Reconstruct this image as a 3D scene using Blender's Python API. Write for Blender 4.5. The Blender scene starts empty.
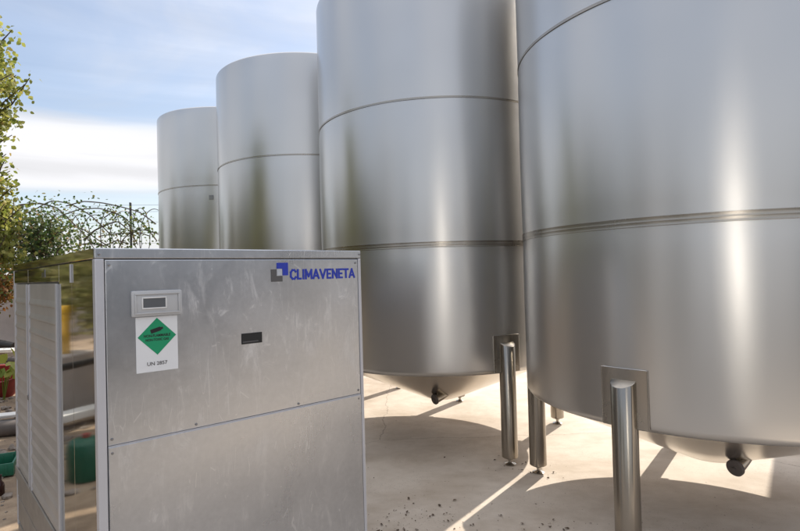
import bpy, bmesh, math, random
from mathutils import Vector, Matrix
R = math.radians
C = bpy.context.scene.collection
random.seed(7)

# ------------------------------------------------------------------ materials
def nmat(name):
    m = bpy.data.materials.new(name); m.use_nodes = True
    nt = m.node_tree
    return m, nt, nt.nodes['Principled BSDF']

def N(nt, typ, **kw):
    n = nt.nodes.new(typ)
    for k, v in kw.items():
        if k in n.inputs.keys(): n.inputs[k].default_value = v
        else: setattr(n, k, v)
    return n

def L(nt, a, b): nt.links.new(a, b)

def ramp(nt, fac, stops):
    r = nt.nodes.new('ShaderNodeValToRGB')
    el = r.color_ramp.elements
    while len(el) < len(stops): el.new(0.5)
    for e, (p, c) in zip(el, stops):
        e.position = p; e.color = (*c, 1) if len(c) == 3 else c
    L(nt, fac, r.inputs['Fac'])
    return r

def noise(nt, scale, vec=None, detail=4, rough=.55, dist=0):
    n = N(nt, 'ShaderNodeTexNoise'); n.inputs['Scale'].default_value = scale
    n.inputs['Detail'].default_value = detail; n.inputs['Roughness'].default_value = rough
    n.inputs['Distortion'].default_value = dist
    if vec is not None: L(nt, vec, n.inputs['Vector'])
    return n

def objvec(nt, scale=(1, 1, 1), rot=(0, 0, 0)):
    tc = N(nt, 'ShaderNodeTexCoord'); mp = N(nt, 'ShaderNodeMapping')
    mp.inputs['Scale'].default_value = scale; mp.inputs['Rotation'].default_value = rot
    L(nt, tc.outputs['Object'], mp.inputs['Vector'])
    return mp.outputs['Vector']

def mathn(nt, op, a, b=None, c=None, clamp=False):
    n = nt.nodes.new('ShaderNodeMath'); n.operation = op; n.use_clamp = clamp
    for i, v in enumerate((a, b, c)):
        if v is None: continue
        if isinstance(v, (int, float)): n.inputs[i].default_value = v
        else: L(nt, v, n.inputs[i])
    return n.outputs[0]

def maprange(nt, v, a, b, c, d, smooth=False):
    n = nt.nodes.new('ShaderNodeMapRange')
    if smooth: n.interpolation_type = 'SMOOTHSTEP'
    L(nt, v, n.inputs['Value'])
    for k, x in zip(('From Min', 'From Max', 'To Min', 'To Max'), (a, b, c, d)): n.inputs[k].default_value = x
    return n.outputs['Result']

def steel(name, col, r0, r1, aniso=0.0, bump=0.0, smear=0.0, grain=(1, 1, 1), axis='Z', wave=.9, gmix=.12):
    m, nt, b = nmat(name)
    b.inputs['Metallic'].default_value = 1
    v = objvec(nt)
    n1 = noise(nt, 1.6, v, 5 if gmix else 1.5, .6 if gmix else .4)
    gv = objvec(nt, grain)
    n2 = noise(nt, 60, gv, 3, .6)
    mixf = mathn(nt, 'ADD', mathn(nt, 'MULTIPLY', n1.outputs['Fac'], 1 - gmix), mathn(nt, 'MULTIPLY', n2.outputs['Fac'], gmix))
    if gmix: L(nt, maprange(nt, mixf, 0, 1, r0 - (r1 - r0), r1 + (r1 - r0)), b.inputs['Roughness'])
    else: b.inputs['Roughness'].default_value = (r0 + r1) / 2
    lo = tuple(c * (.97 - smear) for c in col); hi = tuple(min(1, c * (1.02 + smear * .5)) for c in col)
    cr = ramp(nt, mixf, [(0, tuple(c * .93 for c in lo)), (1, tuple(min(1, c * 1.06) for c in hi))])
    L(nt, cr.outputs['Color'], b.inputs['Base Color'])
    if aniso:
        b.inputs['Anisotropic'].default_value = aniso
        b.inputs['Anisotropic Rotation'].default_value = .25
        t = N(nt, 'ShaderNodeTangent'); t.direction_type = 'RADIAL'; t.axis = axis
        L(nt, t.outputs['Tangent'], b.inputs['Tangent'])
    if bump:
        bn = noise(nt, wave, v, 2, .45)
        bp = N(nt, 'ShaderNodeBump'); bp.inputs['Strength'].default_value = bump; bp.inputs['Distance'].default_value = .05
        L(nt, bn.outputs['Fac'], bp.inputs['Height']); L(nt, bp.outputs['Normal'], b.inputs['Normal'])
    return m

def plain(name, col, rough=.6, var=.12, scale=6, metal=0, bump=0):
    m, nt, b = nmat(name)
    v = objvec(nt); n = noise(nt, scale, v, 5, .6)
    cr = ramp(nt, n.outputs['Fac'], [(.3, tuple(c * (1 - var) for c in col)), (.7, tuple(min(1, c * (1 + var)) for c in col))])
    L(nt, cr.outputs['Color'], b.inputs['Base Color'])
    b.inputs['Roughness'].default_value = rough; b.inputs['Metallic'].default_value = metal
    if bump:
        bp = N(nt, 'ShaderNodeBump'); bp.inputs['Strength'].default_value = bump; bp.inputs['Distance'].default_value = .02
        n2 = noise(nt, scale * 6, v, 5, .6)
        L(nt, n2.outputs['Fac'], bp.inputs['Height']); L(nt, bp.outputs['Normal'], b.inputs['Normal'])
    return m

def sheet_front():
    """mill-finish aluminium panel with hand smears, dull patches and scratches"""
    m, nt, b = nmat('smeared_aluminium')
    b.inputs['Metallic'].default_value = 1
    v = objvec(nt)
    big = noise(nt, 2.2, v, 5, .62, .6)
    sm = noise(nt, 9, objvec(nt, (1.6, 1, .45), (0, .35, 0)), 9, .72, .5)
    sm2 = noise(nt, 13, objvec(nt, (1, 1, .8), (0, -.6, 0)), 8, .75, .9)
    fine = noise(nt, 55, v, 4, .6)
    smear = ramp(nt, sm.outputs['Fac'], [(.54, (0, 0, 0)), (.66, (1, 1, 1))]).outputs['Color']
    smear2 = ramp(nt, sm2.outputs['Fac'], [(.57, (0, 0, 0)), (.68, (1, 1, 1))]).outputs['Color']
    bigm = ramp(nt, big.outputs['Fac'], [(.43, (.03, .03, .03)), (.62, (1, 1, 1))]).outputs['Color']
    mask = mathn(nt, 'MULTIPLY', mathn(nt, 'MAXIMUM', smear, smear2), bigm, clamp=True)
    # short scratches: thin stretched cells
    def scratches(rot, thr):
        w = N(nt, 'ShaderNodeTexVoronoi'); w.feature = 'DISTANCE_TO_EDGE'; w.inputs['Scale'].default_value = 7
        L(nt, objvec(nt, (5, 1, .5), (0, rot, 0)), w.inputs['Vector'])
        return mathn(nt, 'MULTIPLY', mathn(nt, 'LESS_THAN', w.outputs['Distance'], .010), mathn(nt, 'GREATER_THAN', noise(nt, 5, objvec(nt, (1, 1, 1), (rot, 0, 0)), 3).outputs['Fac'], thr))
    scr = mathn(nt, 'MAXIMUM', scratches(.5, .57), scratches(-1.1, .60))
    spots = N(nt, 'ShaderNodeTexVoronoi'); spots.inputs['Scale'].default_value = 24; L(nt, v, spots.inputs['Vector'])
    spr = ramp(nt, spots.outputs['Distance'], [(.04, (1, 1, 1)), (.09, (0, 0, 0))]).outputs['Color']
    spk = mathn(nt, 'MULTIPLY', spr, mathn(nt, 'GREATER_THAN', noise(nt, 4, v, 2).outputs['Fac'], .55), clamp=True)
    mask2 = mathn(nt, 'ADD', mathn(nt, 'ADD', mathn(nt, 'MULTIPLY', mask, .68), mathn(nt, 'MULTIPLY', spk, .40)), mathn(nt, 'MULTIPLY', scr, .35), clamp=True)
    base = ramp(nt, mathn(nt, 'ADD', mathn(nt, 'MULTIPLY', big.outputs['Fac'], .7), mathn(nt, 'MULTIPLY', fine.outputs['Fac'], .3)),
                [(.3, (.45, .465, .49)), (.7, (.60, .615, .645))])
    mx = N(nt, 'ShaderNodeMix', data_type='RGBA'); L(nt, mask2, mx.inputs[0]); L(nt, base.outputs['Color'], mx.inputs[6])
    mx.inputs[7].default_value = (.82, .82, .82, 1)
    L(nt, mx.outputs[2], b.inputs['Base Color'])
    r = mathn(nt, 'ADD', maprange(nt, big.outputs['Fac'], 0, 1, .17, .44), mathn(nt, 'MULTIPLY', mask2, .16))
    L(nt, r, b.inputs['Roughness'])
    L(nt, maprange(nt, mask2, 0, 1, 1, .72), b.inputs['Metallic'])
    bp = N(nt, 'ShaderNodeBump'); bp.inputs['Strength'].default_value = .10; bp.inputs['Distance'].default_value = .03
    L(nt, noise(nt, 3.0, v, 2, .4).outputs['Fac'], bp.inputs['Height']); L(nt, bp.outputs['Normal'], b.inputs['Normal'])
    return m

def ground_mat(name, cols, stain, s1=.8):
    m, nt, b = nmat(name)
    v = objvec(nt)
    a = noise(nt, s1, v, 6, .6, .4); f = noise(nt, 9, v, 7, .65); g = noise(nt, 140, v, 3, .7)
    mixv = mathn(nt, 'ADD', mathn(nt, 'ADD', mathn(nt, 'MULTIPLY', a.outputs['Fac'], .5), mathn(nt, 'MULTIPLY', f.outputs['Fac'], .3)), mathn(nt, 'MULTIPLY', g.outputs['Fac'], .2))
    base = ramp(nt, mixv, [(.36, cols[0]), (.52, cols[1]), (.68, cols[2])])
    st = noise(nt, 1.5, objvec(nt, (1, 1.5, 1)), 5, .62, .2)
    sm = ramp(nt, st.outputs['Fac'], [(.46, (0, 0, 0)), (.74, (1, 1, 1))])
    mx = N(nt, 'ShaderNodeMix', data_type='RGBA'); L(nt, mathn(nt, 'MULTIPLY', sm.outputs['Color'], .6), mx.inputs[0])
    L(nt, base.outputs['Color'], mx.inputs[6]); mx.inputs[7].default_value = (*stain, 1)
    L(nt, mx.outputs[2], b.inputs['Base Color'])
    if name == 'beige_concrete':
        sp = N(nt, 'ShaderNodeTexVoronoi'); sp.inputs['Scale'].default_value = 55; L(nt, v, sp.inputs['Vector'])
        gr = mathn(nt, 'MULTIPLY', ramp(nt, sp.outputs['Distance'], [(.10, (1, 1, 1)), (.22, (0, 0, 0))]).outputs['Color'], mathn(nt, 'GREATER_THAN', noise(nt, 2.6, v, 4).outputs['Fac'], .54))
        ck = N(nt, 'ShaderNodeTexVoronoi'); ck.feature = 'DISTANCE_TO_EDGE'; ck.inputs['Scale'].default_value = .42
        wv = N(nt, 'ShaderNodeMix', data_type='RGBA'); wv.inputs[0].default_value = .12; L(nt, v, wv.inputs[6]); L(nt, noise(nt, 3.5, v, 6, .7).outputs['Color'], wv.inputs[7])
        L(nt, wv.outputs[2], ck.inputs['Vector'])
        crack = mathn(nt, 'MULTIPLY', mathn(nt, 'LESS_THAN', ck.outputs['Distance'], .0011), .55)
        dirt = mathn(nt, 'MAXIMUM', mathn(nt, 'MULTIPLY', gr, .45), crack)
        m2 = N(nt, 'ShaderNodeMix', data_type='RGBA'); L(nt, dirt, m2.inputs[0]); L(nt, mx.outputs[2], m2.inputs[6]); m2.inputs[7].default_value = (.13, .095, .07, 1)
        L(nt, m2.outputs[2], b.inputs['Base Color'])
    b.inputs['Roughness'].default_value = .85
    bp = N(nt, 'ShaderNodeBump'); bp.inputs['Strength'].default_value = .25; bp.inputs['Distance'].default_value = .012
    hb = mathn(nt, 'ADD', mathn(nt, 'MULTIPLY', g.outputs['Fac'], .5), f.outputs['Fac'])
    L(nt, hb, bp.inputs['Height']); L(nt, bp.outputs['Normal'], b.inputs['Normal'])
    return m

def leaf_mat(name, stops, trans=.45):
    m, nt, b = nmat(name)
    g = N(nt, 'ShaderNodeNewGeometry')
    cr = ramp(nt, g.outputs['Random Per Island'], stops)
    L(nt, cr.outputs['Color'], b.inputs['Base Color']); b.inputs['Roughness'].default_value = .5
    b.inputs['Specular IOR Level'].default_value = .3
    tr = N(nt, 'ShaderNodeBsdfTranslucent'); 
    hs = N(nt, 'ShaderNodeHueSaturation'); hs.inputs['Saturation'].default_value = 1.1; hs.inputs['Value'].default_value = 1.5
    L(nt, cr.outputs['Color'], hs.inputs['Color']); L(nt, hs.outputs['Color'], tr.inputs['Color'])
    mx = N(nt, 'ShaderNodeMixShader'); mx.inputs[0].default_value = trans
    L(nt, b.outputs[0], mx.inputs[1]); L(nt, tr.outputs[0], mx.inputs[2])
    L(nt, mx.outputs[0], nt.nodes['Material Output'].inputs['Surface'])
    return m

M = {}
M['tank'] = steel('brushed_stainless', (.61, .60, .587), .29, .32, .42, .0, .02, (.02, .02, 1), wave=.7, gmix=0.0)
M['tank_low'] = M['tank']
M['band'] = steel('polished_weld_band', (.40, .37, .33), .24, .30, .3, .0, .03)
M['cone'] = steel('pickled_stainless', (.60, .56, .50), .13, .20, .0, .03, .02)
M['leg'] = steel('polished_stainless_pipe', (.35, .32, .28), .20, .28, .4, .0, .03)
M['pad'] = steel('stainless_plate', (.42, .395, .36), .24, .32, .0, 0, .02)
M['front'] = sheet_front()
M['frame'] = plain('bright_aluminium', (.60, .60, .63), .42, .04, 5, .45)
M['mirror'] = steel('polished_aluminium', (.60, .58, .52), .045, .09, 0, .012, .01, wave=2.5)
M['coil'] = plain('satin_panel', (.47, .455, .44), .42, .10, 3, .5)
M['core'] = plain('casing_metal', (.30, .30, .31), .5, .1, 6, .6)
M['rail'] = plain('dusty_galvanised', (.34, .31, .28), .55, .15, 8, .6)
M['screw'] = plain('screw_steel', (.30, .30, .31), .35, .1, 8, 1)
M['white'] = plain('sticker_white', (.80, .80, .80), .45, .03)
M['green'] = plain('sticker_green', (.005, .30, .13), .45, .05)
M['black'] = plain('matt_black', (.012, .012, .013), .5, .1)
M['blue'] = plain('logo_blue', (.020, .045, .42), .4, .04)
M['lgrey'] = plain('logo_grey', (.10, .095, .095), .5, .05)
M['lpale'] = plain('logo_pale', (.50, .52, .56), .5, .05)
M['bezel'] = plain('bezel_grey', (.50, .50, .50), .45, .04)
M['lcd'] = plain('display_glass', (.13, .135, .14), .15, .05)
M['concrete'] = ground_mat('beige_concrete', ((.45, .375, .30), (.57, .495, .415), (.64, .57, .485)), (.33, .25, .175))
M['shaded_yard'] = ground_mat('shade_toned_ground', ((.07, .065, .06), (.12, .11, .10), (.19, .17, .155)), (.06, .055, .05), 1.5)  # dark tone stands in for shade on unseen ground
M['soil'] = ground_mat('stony_soil', ((.18, .125, .085), (.34, .25, .17), (.50, .40, .29)), (.12, .085, .06), 2.0)
M['plaster'] = plain('weathered_plaster', (.46, .41, .385), .85, .14, 2.5, 0, .25)
M['litter'] = plain('dry_leaf', (.085, .055, .035), .8, .4, 30)
M['post'] = plain('fence_steel', (.055, .06, .065), .5, .1)
M['wire'] = plain('fence_wire', (.10, .10, .10), .45, .1, 6, .7)
M['bark'] = plain('bark', (.11, .085, .06), .85, .3, 14, 0, .4)
M['cane'] = plain('bramble_stem', (.10, .07, .05), .8, .2)
M['leaf_olive'] = leaf_mat('leaf_olive', [(0, (.13, .16, .04)), (.45, (.25, .265, .075)), (.85, (.38, .365, .12)), (1, (.33, .25, .10))])
M['leaf_dull'] = leaf_mat('leaf_dull', [(0, (.09, .10, .04)), (.5, (.17, .175, .075)), (1, (.24, .22, .11))])
M['leaf_dark'] = leaf_mat('leaf_dark', [(0, (.035, .065, .025)), (.5, (.085, .125, .04)), (.85, (.15, .17, .06)), (1, (.20, .14, .07))], .4)
M['leaf_rust'] = leaf_mat('leaf_rust', [(0, (.10, .10, .02)), (.5, (.22, .13, .04)), (1, (.28, .11, .05))], .35)
M['leaf_weed'] = leaf_mat('leaf_weed', [(0, (.16, .22, .04)), (1, (.32, .34, .08))], .3)
M['plank'] = plain('white_painted_wood', (.78, .77, .75), .6, .06, 10)
M['pipe'] = plain('weathered_pipe', (.13, .11, .10), .7, .2, 8)
M['iron'] = plain('black_iron', (.03, .026, .024), .55, .2)
M['red'] = plain('red_plastic', (.28, .035, .03), .6, .35, 9)
M['gplastic'] = plain('green_plastic', (.015, .13, .075), .4, .12)
M['gdark'] = plain('dark_green_plastic', (.012, .10, .06), .45, .12)
M['yellow'] = plain('yellow_paint', (.62, .36, .02), .45, .1)
M['glass'] = plain('brown_glass', (.035, .012, .01), .12, .1)
M['reflector_stand'] = plain('white_render', (.82, .82, .81), .7, .03, 3)
M['glint_sheet'] = steel('reflector_aluminium', (.75, .75, .75), .42, .48, 0, 0, .02)  # sheet of the added reflector behind the camera
M['bgrey'] = plain('grey_render', (.25, .25, .255), .8, .12, 1.2)
M['bdark'] = plain('dark_door', (.10, .11, .12), .5, .1)
M['rubble'] = plain('rubble_stone', (.26, .22, .19), .9, .35, 9, 0, .4)

# ------------------------------------------------------------------ mesh helpers
def mesh_from(bm, name, mats, smooth=None, parent=None, loc=(0, 0, 0), rot=(0, 0, 0)):
    me = bpy.data.meshes.new(name)
    bmesh.ops.recalc_face_normals(bm, faces=bm.faces)
    bm.to_mesh(me); bm.free()
    for m in (mats if isinstance(mats, (list, tuple)) else [mats]): me.materials.append(m)
    if smooth is not None:
        me.polygons.foreach_set('use_smooth', [True] * len(me.polygons))
        me.set_sharp_from_angle(angle=R(smooth))
    o = bpy.data.objects.new(name, me); C.objects.link(o)
    if parent: o.parent = parent
    o.location = loc; o.rotation_euler = rot
    return o

def tag(o, label=None, cat=None, group=None, kind=None):
    if label: o['label'] = label
    if cat: o['category'] = cat
    if group: o['group'] = group
    if kind: o['kind'] = kind
    return o

def empty(name, loc, rz, label, cat, group=None):
    o = bpy.data.objects.new(name, None); C.objects.link(o); o.empty_display_size = .2
    o.location = loc; o.rotation_euler = (0, 0, rz)
    return tag(o, label, cat, group)

def bx(bm, x0, x1, y0, y1, z0, z1, bevel=0, mi=0):
    n0 = set(bm.faces)
    r = bmesh.ops.create_cube(bm, size=1)
    vs = r['verts']
    for v in vs:
        v.co = Vector((x0 + (v.co.x + .5) * (x1 - x0), y0 + (v.co.y + .5) * (y1 - y0), z0 + (v.co.z + .5) * (z1 - z0)))
    if bevel:
        es = list({e for v in vs for e in v.link_edges})
        bmesh.ops.bevel(bm, geom=es, offset=bevel, segments=2, profile=.5, affect='EDGES')
    for f in bm.faces:
        if f not in n0: f.material_index = mi

def box(name, x0, x1, y0, y1, z0, z1, mat, parent=None, bevel=.002, smooth=None, **k):
    bm = bmesh.new(); bx(bm, x0, x1, y0, y1, z0, z1, bevel)
    return mesh_from(bm, name, mat, smooth, parent, **k)

def lathe(bm, prof, seg=96, a0=0, a1=2 * math.pi):
    full = abs(a1 - a0 - 2 * math.pi) < 1e-6
    n = seg if full else seg + 1
    rings = []
    for r, z in prof:
        if r < 1e-6: rings.append([bm.verts.new((0, 0, z))])
        else: rings.append([bm.verts.new((r * math.cos(a0 + (a1 - a0) * i / seg), r * math.sin(a0 + (a1 - a0) * i / seg), z)) for i in range(n)])
    for a, b in zip(rings, rings[1:]):
        for i in range(seg):
            j = (i + 1) % n
            if len(a) == 1 and len(b) == 1: continue
            if len(a) == 1: bm.faces.new((a[0], b[j], b[i]))
            elif len(b) == 1: bm.faces.new((a[i], a[j], b[0]))
            else: bm.faces.new((a[i], a[j], b[j], b[i]))

def tube(bm, pts, rad, seg=8, cap=True):
    pts = [Vector(p) for p in pts]
    rads = rad if isinstance(rad, (list, tuple)) else [rad] * len(pts)
    rings = []; up = None
    for i, p in enumerate(pts):
        t = (pts[min(i + 1, len(pts) - 1)] - pts[max(i - 1, 0)]).normalized()
        if up is None: up = t.orthogonal().normalized()
        else:
            up = (up - t * up.dot(t))
            up = up.normalized() if up.length > 1e-5 else t.orthogonal().normalized()
        s = t.cross(up)
        rings.append([bm.verts.new(p + (up * math.cos(2 * math.pi * k / seg) + s * math.sin(2 * math.pi * k / seg)) * rads[i]) for k in range(seg)])
    for a, b in zip(rings, rings[1:]):
        for k in range(seg): bm.faces.new((a[k], a[(k + 1) % seg], b[(k + 1) % seg], b[k]))
    if cap:
        bm.faces.new(rings[0][::-1]); bm.faces.new(rings[-1])

def tubeobj(name, pts, rad, mat, parent=None, seg=10):
    bm = bmesh.new(); tube(bm, pts, rad, seg)
    return mesh_from(bm, name, mat, 50, parent)

def textobj(name, s, size, mat, parent, loc, width=None, bold=.0, ext=.0006, shear=0):
    cu = bpy.data.curves.new(name, 'FONT'); cu.body = s; cu.size = size; cu.extrude = ext; cu.offset = bold; cu.shear = shear
    cu.align_x = 'LEFT'; cu.resolution_u = 4
    t = bpy.data.objects.new(name, cu); C.objects.link(t)
    dg = bpy.context.evaluated_depsgraph_get()
    me = bpy.data.meshes.new_from_object(t.evaluated_get(dg))
    C.objects.unlink(t); bpy.data.objects.remove(t); bpy.data.curves.remove(cu)
    xs = [v.co.x for v in me.vertices]; ys = [v.co.y for v in me.vertices]
    x0, x1, y0 = min(xs), max(xs), min(ys)
    k = width / (x1 - x0) if width else 1
    for v in me.vertices:
        x, y, z = v.co
        v.co = ((x - x0) * k, -z, (y - y0))
    me.materials.clear(); me.materials.append(mat); me.name = name
    o = bpy.data.objects.new(name, me); C.objects.link(o); o.parent = parent; o.location = loc
    return o

def copy_tree(o, parent=None):
    c = o.copy(); C.objects.link(c); c.parent = parent
    for ch in list(o.children): copy_tree(ch, c)
    return c

# ------------------------------------------------------------------ camera
E = 1.4
f_px, roll, pitch = 542.47, .0267, .0155
d = Vector((0, math.cos(pitch), math.sin(pitch))); r0 = Vector((1, 0, 0)); u0 = Vector((0, -math.sin(pitch), math.cos(pitch)))
rr = r0 * math.cos(roll) - u0 * math.sin(roll); uu = r0 * math.sin(roll) + u0 * math.cos(roll)
cam = bpy.data.cameras.new('camera'); co = bpy.data.objects.new('camera', cam); C.objects.link(co)
cam.sensor_width = 36; cam.sensor_fit = 'HORIZONTAL'; cam.lens = f_px / 800 * 36
cam.clip_end = 3000; cam.clip_start = .05
mw = Matrix.Identity(4)
for i, v in enumerate((rr, uu, -d)):
    for j in range(3): mw[j][i] = v[j]
mw[2][3] = E
co.matrix_world = mw
bpy.context.scene.camera = co

# ------------------------------------------------------------------ ground
def sheet(name, x0, x1, y0, y1, z, mat, n=1):
    bm = bmesh.new()
    bmesh.ops.create_grid(bm, x_segments=n, y_segments=n, size=.5)
    for v in bm.verts: v.co = Vector(((x0 + x1) / 2 + v.co.x * (x1 - x0), (y0 + y1) / 2 + v.co.y * (y1 - y0), z))
    o = mesh_from(bm, name, mat); o['kind'] = 'structure'
    return o
sheet('shade_ground', -30, 40, -60, -.3, .0, M['shaded_yard'])  # unseen ground darkened in place of a cast shadow, dims the tank reflections
sheet('ground', -900, 900, -900, 900, -.012, M['soil'])
bm = bmesh.new(); bx(bm, -2.15, 14, -.3, 15, -.1, 0, 0)
o = mesh_from(bm, 'concrete_slab', M['concrete']); o['kind'] = 'structure'

# ------------------------------------------------------------------ tanks
TR, ZB, ZT, ZU, ZL = 1.043, .653, 3.7335, 2.6632, 1.6041
A1 = Vector((1.8001, 3.2063)); S = Vector((-1.4503, 1.7081))
LEG = [-67, 3, 75.5, 147, 221.6]

def make_tank(label, loc):
    t = empty('storage_tank', (*loc, 0), 0, label, 'tank', 'stainless steel tanks standing in a row')
    bm = bmesh.new()
    kr = .04
    prof = []
    for i in range(9):
        a = i / 8 * math.pi / 2
        prof.append((TR - kr + kr * math.sin(a), ZB + kr - kr * math.cos(a)))
    # plate courses with a very slight belly between welds
    def course(z0, z1):
        for i in range(1, 13):
            u = i / 12
            prof.append((TR + .0022 * math.sin(math.pi * u), z0 + (z1 - z0) * u))
    course(ZB + kr, ZL); course(ZL, ZU); course(ZU, ZT - .015)
    for i in range(1, 7):
        a = i / 6 * math.pi / 2
        prof.append((TR - .015 + .015 * math.cos(a), ZT - .015 + .015 * math.sin(a)))
    lathe(bm, prof, 192)
    for v in bm.verts:
        if ZB + .1 < v.co.z < ZT - .05:
            a_ = math.atan2(v.co.y, v.co.x); z_ = v.co.z
            k_ = 1 + (.0007 * math.sin(3 * a_ + 2.1 * z_ + .4) + .0006 * math.sin(7 * a_ - 3.3 * z_) + .00035 * math.sin(13 * a_ + 5.2 * z_ + 1.3)) * min(1, (z_ - ZB - .1) * 5)
            k_ -= .0016 * sum(math.exp(-((z_ - q) / .03) ** 2) for q in (ZL, ZU))
            v.co.x *= k_; v.co.y *= k_
    mesh_from(bm, 'shell', M['tank'], 60, t)
    for z, h in ((ZL, .021), (ZU, .007)):
        bm = bmesh.new()
        lathe(bm, [(TR + .0002, z - h - .001), (TR + .0030, z - h), (TR + .0030, z - h + .003), (TR + .0027, z - h + .0045), (TR + .0027, z - .001), (TR + .0029, z), (TR + .0027, z + .001), (TR + .0027, z + h - .0045), (TR + .0030, z + h - .003), (TR + .0030, z + h), (TR + .0002, z + h + .001)], 160)
        mesh_from(bm, 'weld_band', M['band'], 25, t)
    bm = bmesh.new()
    lathe(bm, [(TR - kr, ZB + .0005), (.9, .612), (.5, .44), (.16, .295), (.10, .275), (0, .27)], 128)
    mesh_from(bm, 'bottom_cone', M['cone'], 40, t)
    bm = bmesh.new()
    lathe(bm, [(TR - .016, ZT - .001), (.95, ZT + .004), (.4, ZT + .14), (.25, ZT + .17), (0, ZT + .18)], 96)
    mesh_from(bm, 'roof', M['cone'], 40, t)
    # outlet
    op = tubeobj('outlet_pipe', [(.05, -.285, .395), (.0, -.32, .375), (-.05, -.350, .358), (-.085, -.372, .348)], [.024, .029, .035, .038], M['leg'], t, 24)
    bm = bmesh.new(); tube(bm, [(-.083, -.371, .3485), (-.093, -.377, .3460), (-.098, -.380, .345)], [.044, .044, .039], 28)
    tube(bm, [(-.096, -.379, .3455), (-.108, -.387, .342)], [.012, .009], 8)
    mesh_from(bm, 'blank_cap', M['pipe'], 40, op)
    for a in LEG:
        ca, sa = math.cos(R(a)), math.sin(R(a))
        lr = TR + .006
        bm = bmesh.new()
        lathe(bm, [(0, .052), (.051, .052), (.058, .058), (.058, .870), (.055, .873), (0, .873)], 40)
        for v in bm.verts:
            if v.co.z > .8: v.co.z += .012 - .50 * v.co.x
        lg = mesh_from(bm, 'leg', M['leg'], 40, t, (lr * ca, lr * sa, 0), (0, 0, R(a)))
        bm = bmesh.new()
        lathe(bm, [(0, 0), (.040, 0), (.042, .006), (.018, .014), (.012, .018), (.012, .034), (.019, .036), (.019, .046), (.013, .048), (.013, .0515), (0, .0515)], 20)
        mesh_from(bm, 'levelling_foot', M['pad'], 40, lg)
        # curved reinforcing pad welded on the shell behind the leg
        bm = bmesh.new(); w = .108; n = 12
        g = []
        for rad in (TR - .006, TR + .0085):
            rows = []
            for zz in ((.668, .672, .93, .935) if rad > TR + .005 else (.665, .665, .938, .938)):
                row = []
                for i in range(n + 1):
                    an = (i / n - .5) * 2 * w / TR * (1 if rad < TR + .005 else .98)
                    row.append(bm.verts.new((rad * math.cos(an) - lr, rad * math.sin(an), zz)))
                rows.append(row)
            g.append(rows)
        o_ = g[1]; i_ = g[0]
        for k in range(3):
            for i in range(n): bm.faces.new((o_[k][i], o_[k][i + 1], o_[k + 1][i + 1], o_[k + 1][i]))
        for i in range(n):
            bm.faces.new((i_[0][i], i_[0][i + 1], o_[0][i + 1], o_[0][i]))
            bm.faces.new((o_[3][i], o_[3][i + 1], i_[3][i + 1], i_[3][i]))
        for i in (0, n):
            for k in range(3):
                if k == 1: bm.faces.new((i_[0][i], o_[1][i], o_[2][i], i_[3][i]))
                elif k == 0: bm.faces.new((i_[0][i], o_[0][i], o_[1][i]))
                else: bm.faces.new((i_[3][i], o_[2][i], o_[3][i]))
        ol = []
        for i in range(n + 1): ol.append((i / n - .5, .668))
        for zz in (.75, .85): ol.append((.5, zz))
        for i in range(n + 1): ol.append((.5 - i / n, .936))
        for zz in (.85, .75): ol.append((-.5, zz))
        ol.append(ol[0])
        rb = TR + .005
        tube(bm, [(rb * math.cos(u * 2 * w / TR) - lr, rb * math.sin(u * 2 * w / TR), zz) for u, zz in ol], .0038, 6)
        mesh_from(bm, 'reinforcing_pad', M['pad'], 30, lg)
    return t

tank = make_tank('nearest and largest steel tank, filling the right side of the view', A1)
for lab, p in (('steel tank rising directly behind the right end of the metal chiller cabinet', A1 + S),
               ('steel tank with its rounded top rim in view, second smallest of the row', A1 + 2 * S),
               ('farthest and smallest steel tank, seen against the cloud beside the fence', A1 + 3 * S)):
    c = copy_tree(tank); c.location = (*p, 0); c['label'] = lab
bm = bmesh.new(); bx(bm, -.03, .03, -.006, .004, -.03, .03, .002)
mesh_from(bm, 'name_plate', M['screw'], None, c, ((TR + .004) * math.cos(R(-88)), (TR + .004) * math.sin(R(-88)), 2.50), (0, 0, R(2)))
# the tank whose shadow falls across the lit slab at the right edge
c = copy_tree(tank); c.location = (5.15, 5.55, 0); c['label'] = 'steel tank hidden behind the nearest one, known by its shadow on the slab'

# ------------------------------------------------------------------ chiller cabinet
W, D_, H = 1.0223, 1.78, 1.5052
ch = empty('chiller_cabinet', (-.9283, 1.6481, 0), R(90) - .8382, 'aluminium chiller cabinet with green diamond sticker and blue lettering in the foreground', 'chiller')
box('casing', .012, W - .012, .012, D_ - .012, .11, H - .03, M['core'], ch, .004)
for x0, x1, y0, y1 in ((0, .0265, 0, .03), (W - .015, W, 0, .03), (0, .0265, D_ - .03, D_), (W - .015, W, D_ - .03, D_)):
    box('corner_post', x0, x1, y0, y1, .10, H - .0345, M['frame'], ch, .003)
# top tray with a folded lip
bm = bmesh.new()
bx(bm, .0122, W - .0122, .0122, D_ - .0122, H - .0338, H - .0035, 0)
mesh_from(bm, 'lid', M['frame'], 40, ch)
box('front_rail', -.0005, W + .0005, -.0005, .0118, H - .0335, H - .001, M['front'], ch, .003)
box('end_rail', W - .0118, W + .0005, .0122, D_, H - .0335, H - .001, M['frame'], ch, .003)
box('flank_rail', -.0005, .0118, .0122, D_, H - .0335, H - .001, M['mirror'], ch, .002)
up = box('upper_panel', .0285, W - .0170, .001, .0115, .8950, H - .0375, M['front'], ch, .0025)
box('lower_panel', .0285, W - .0170, -.0008, .0115, .13, .8915, M['front'], ch, .0025)
box('seam_highlight', .0287, W - .0172, -.0016, .0010, .8918, .8948, M['frame'], ch, 0)  # bright strip in place of light caught on the lower panel's top edge
box('rear_panel', .03, W - .03, D_ - .0115, D_ - .001, .13, H - .04, M['coil'], ch, .002)
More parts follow.
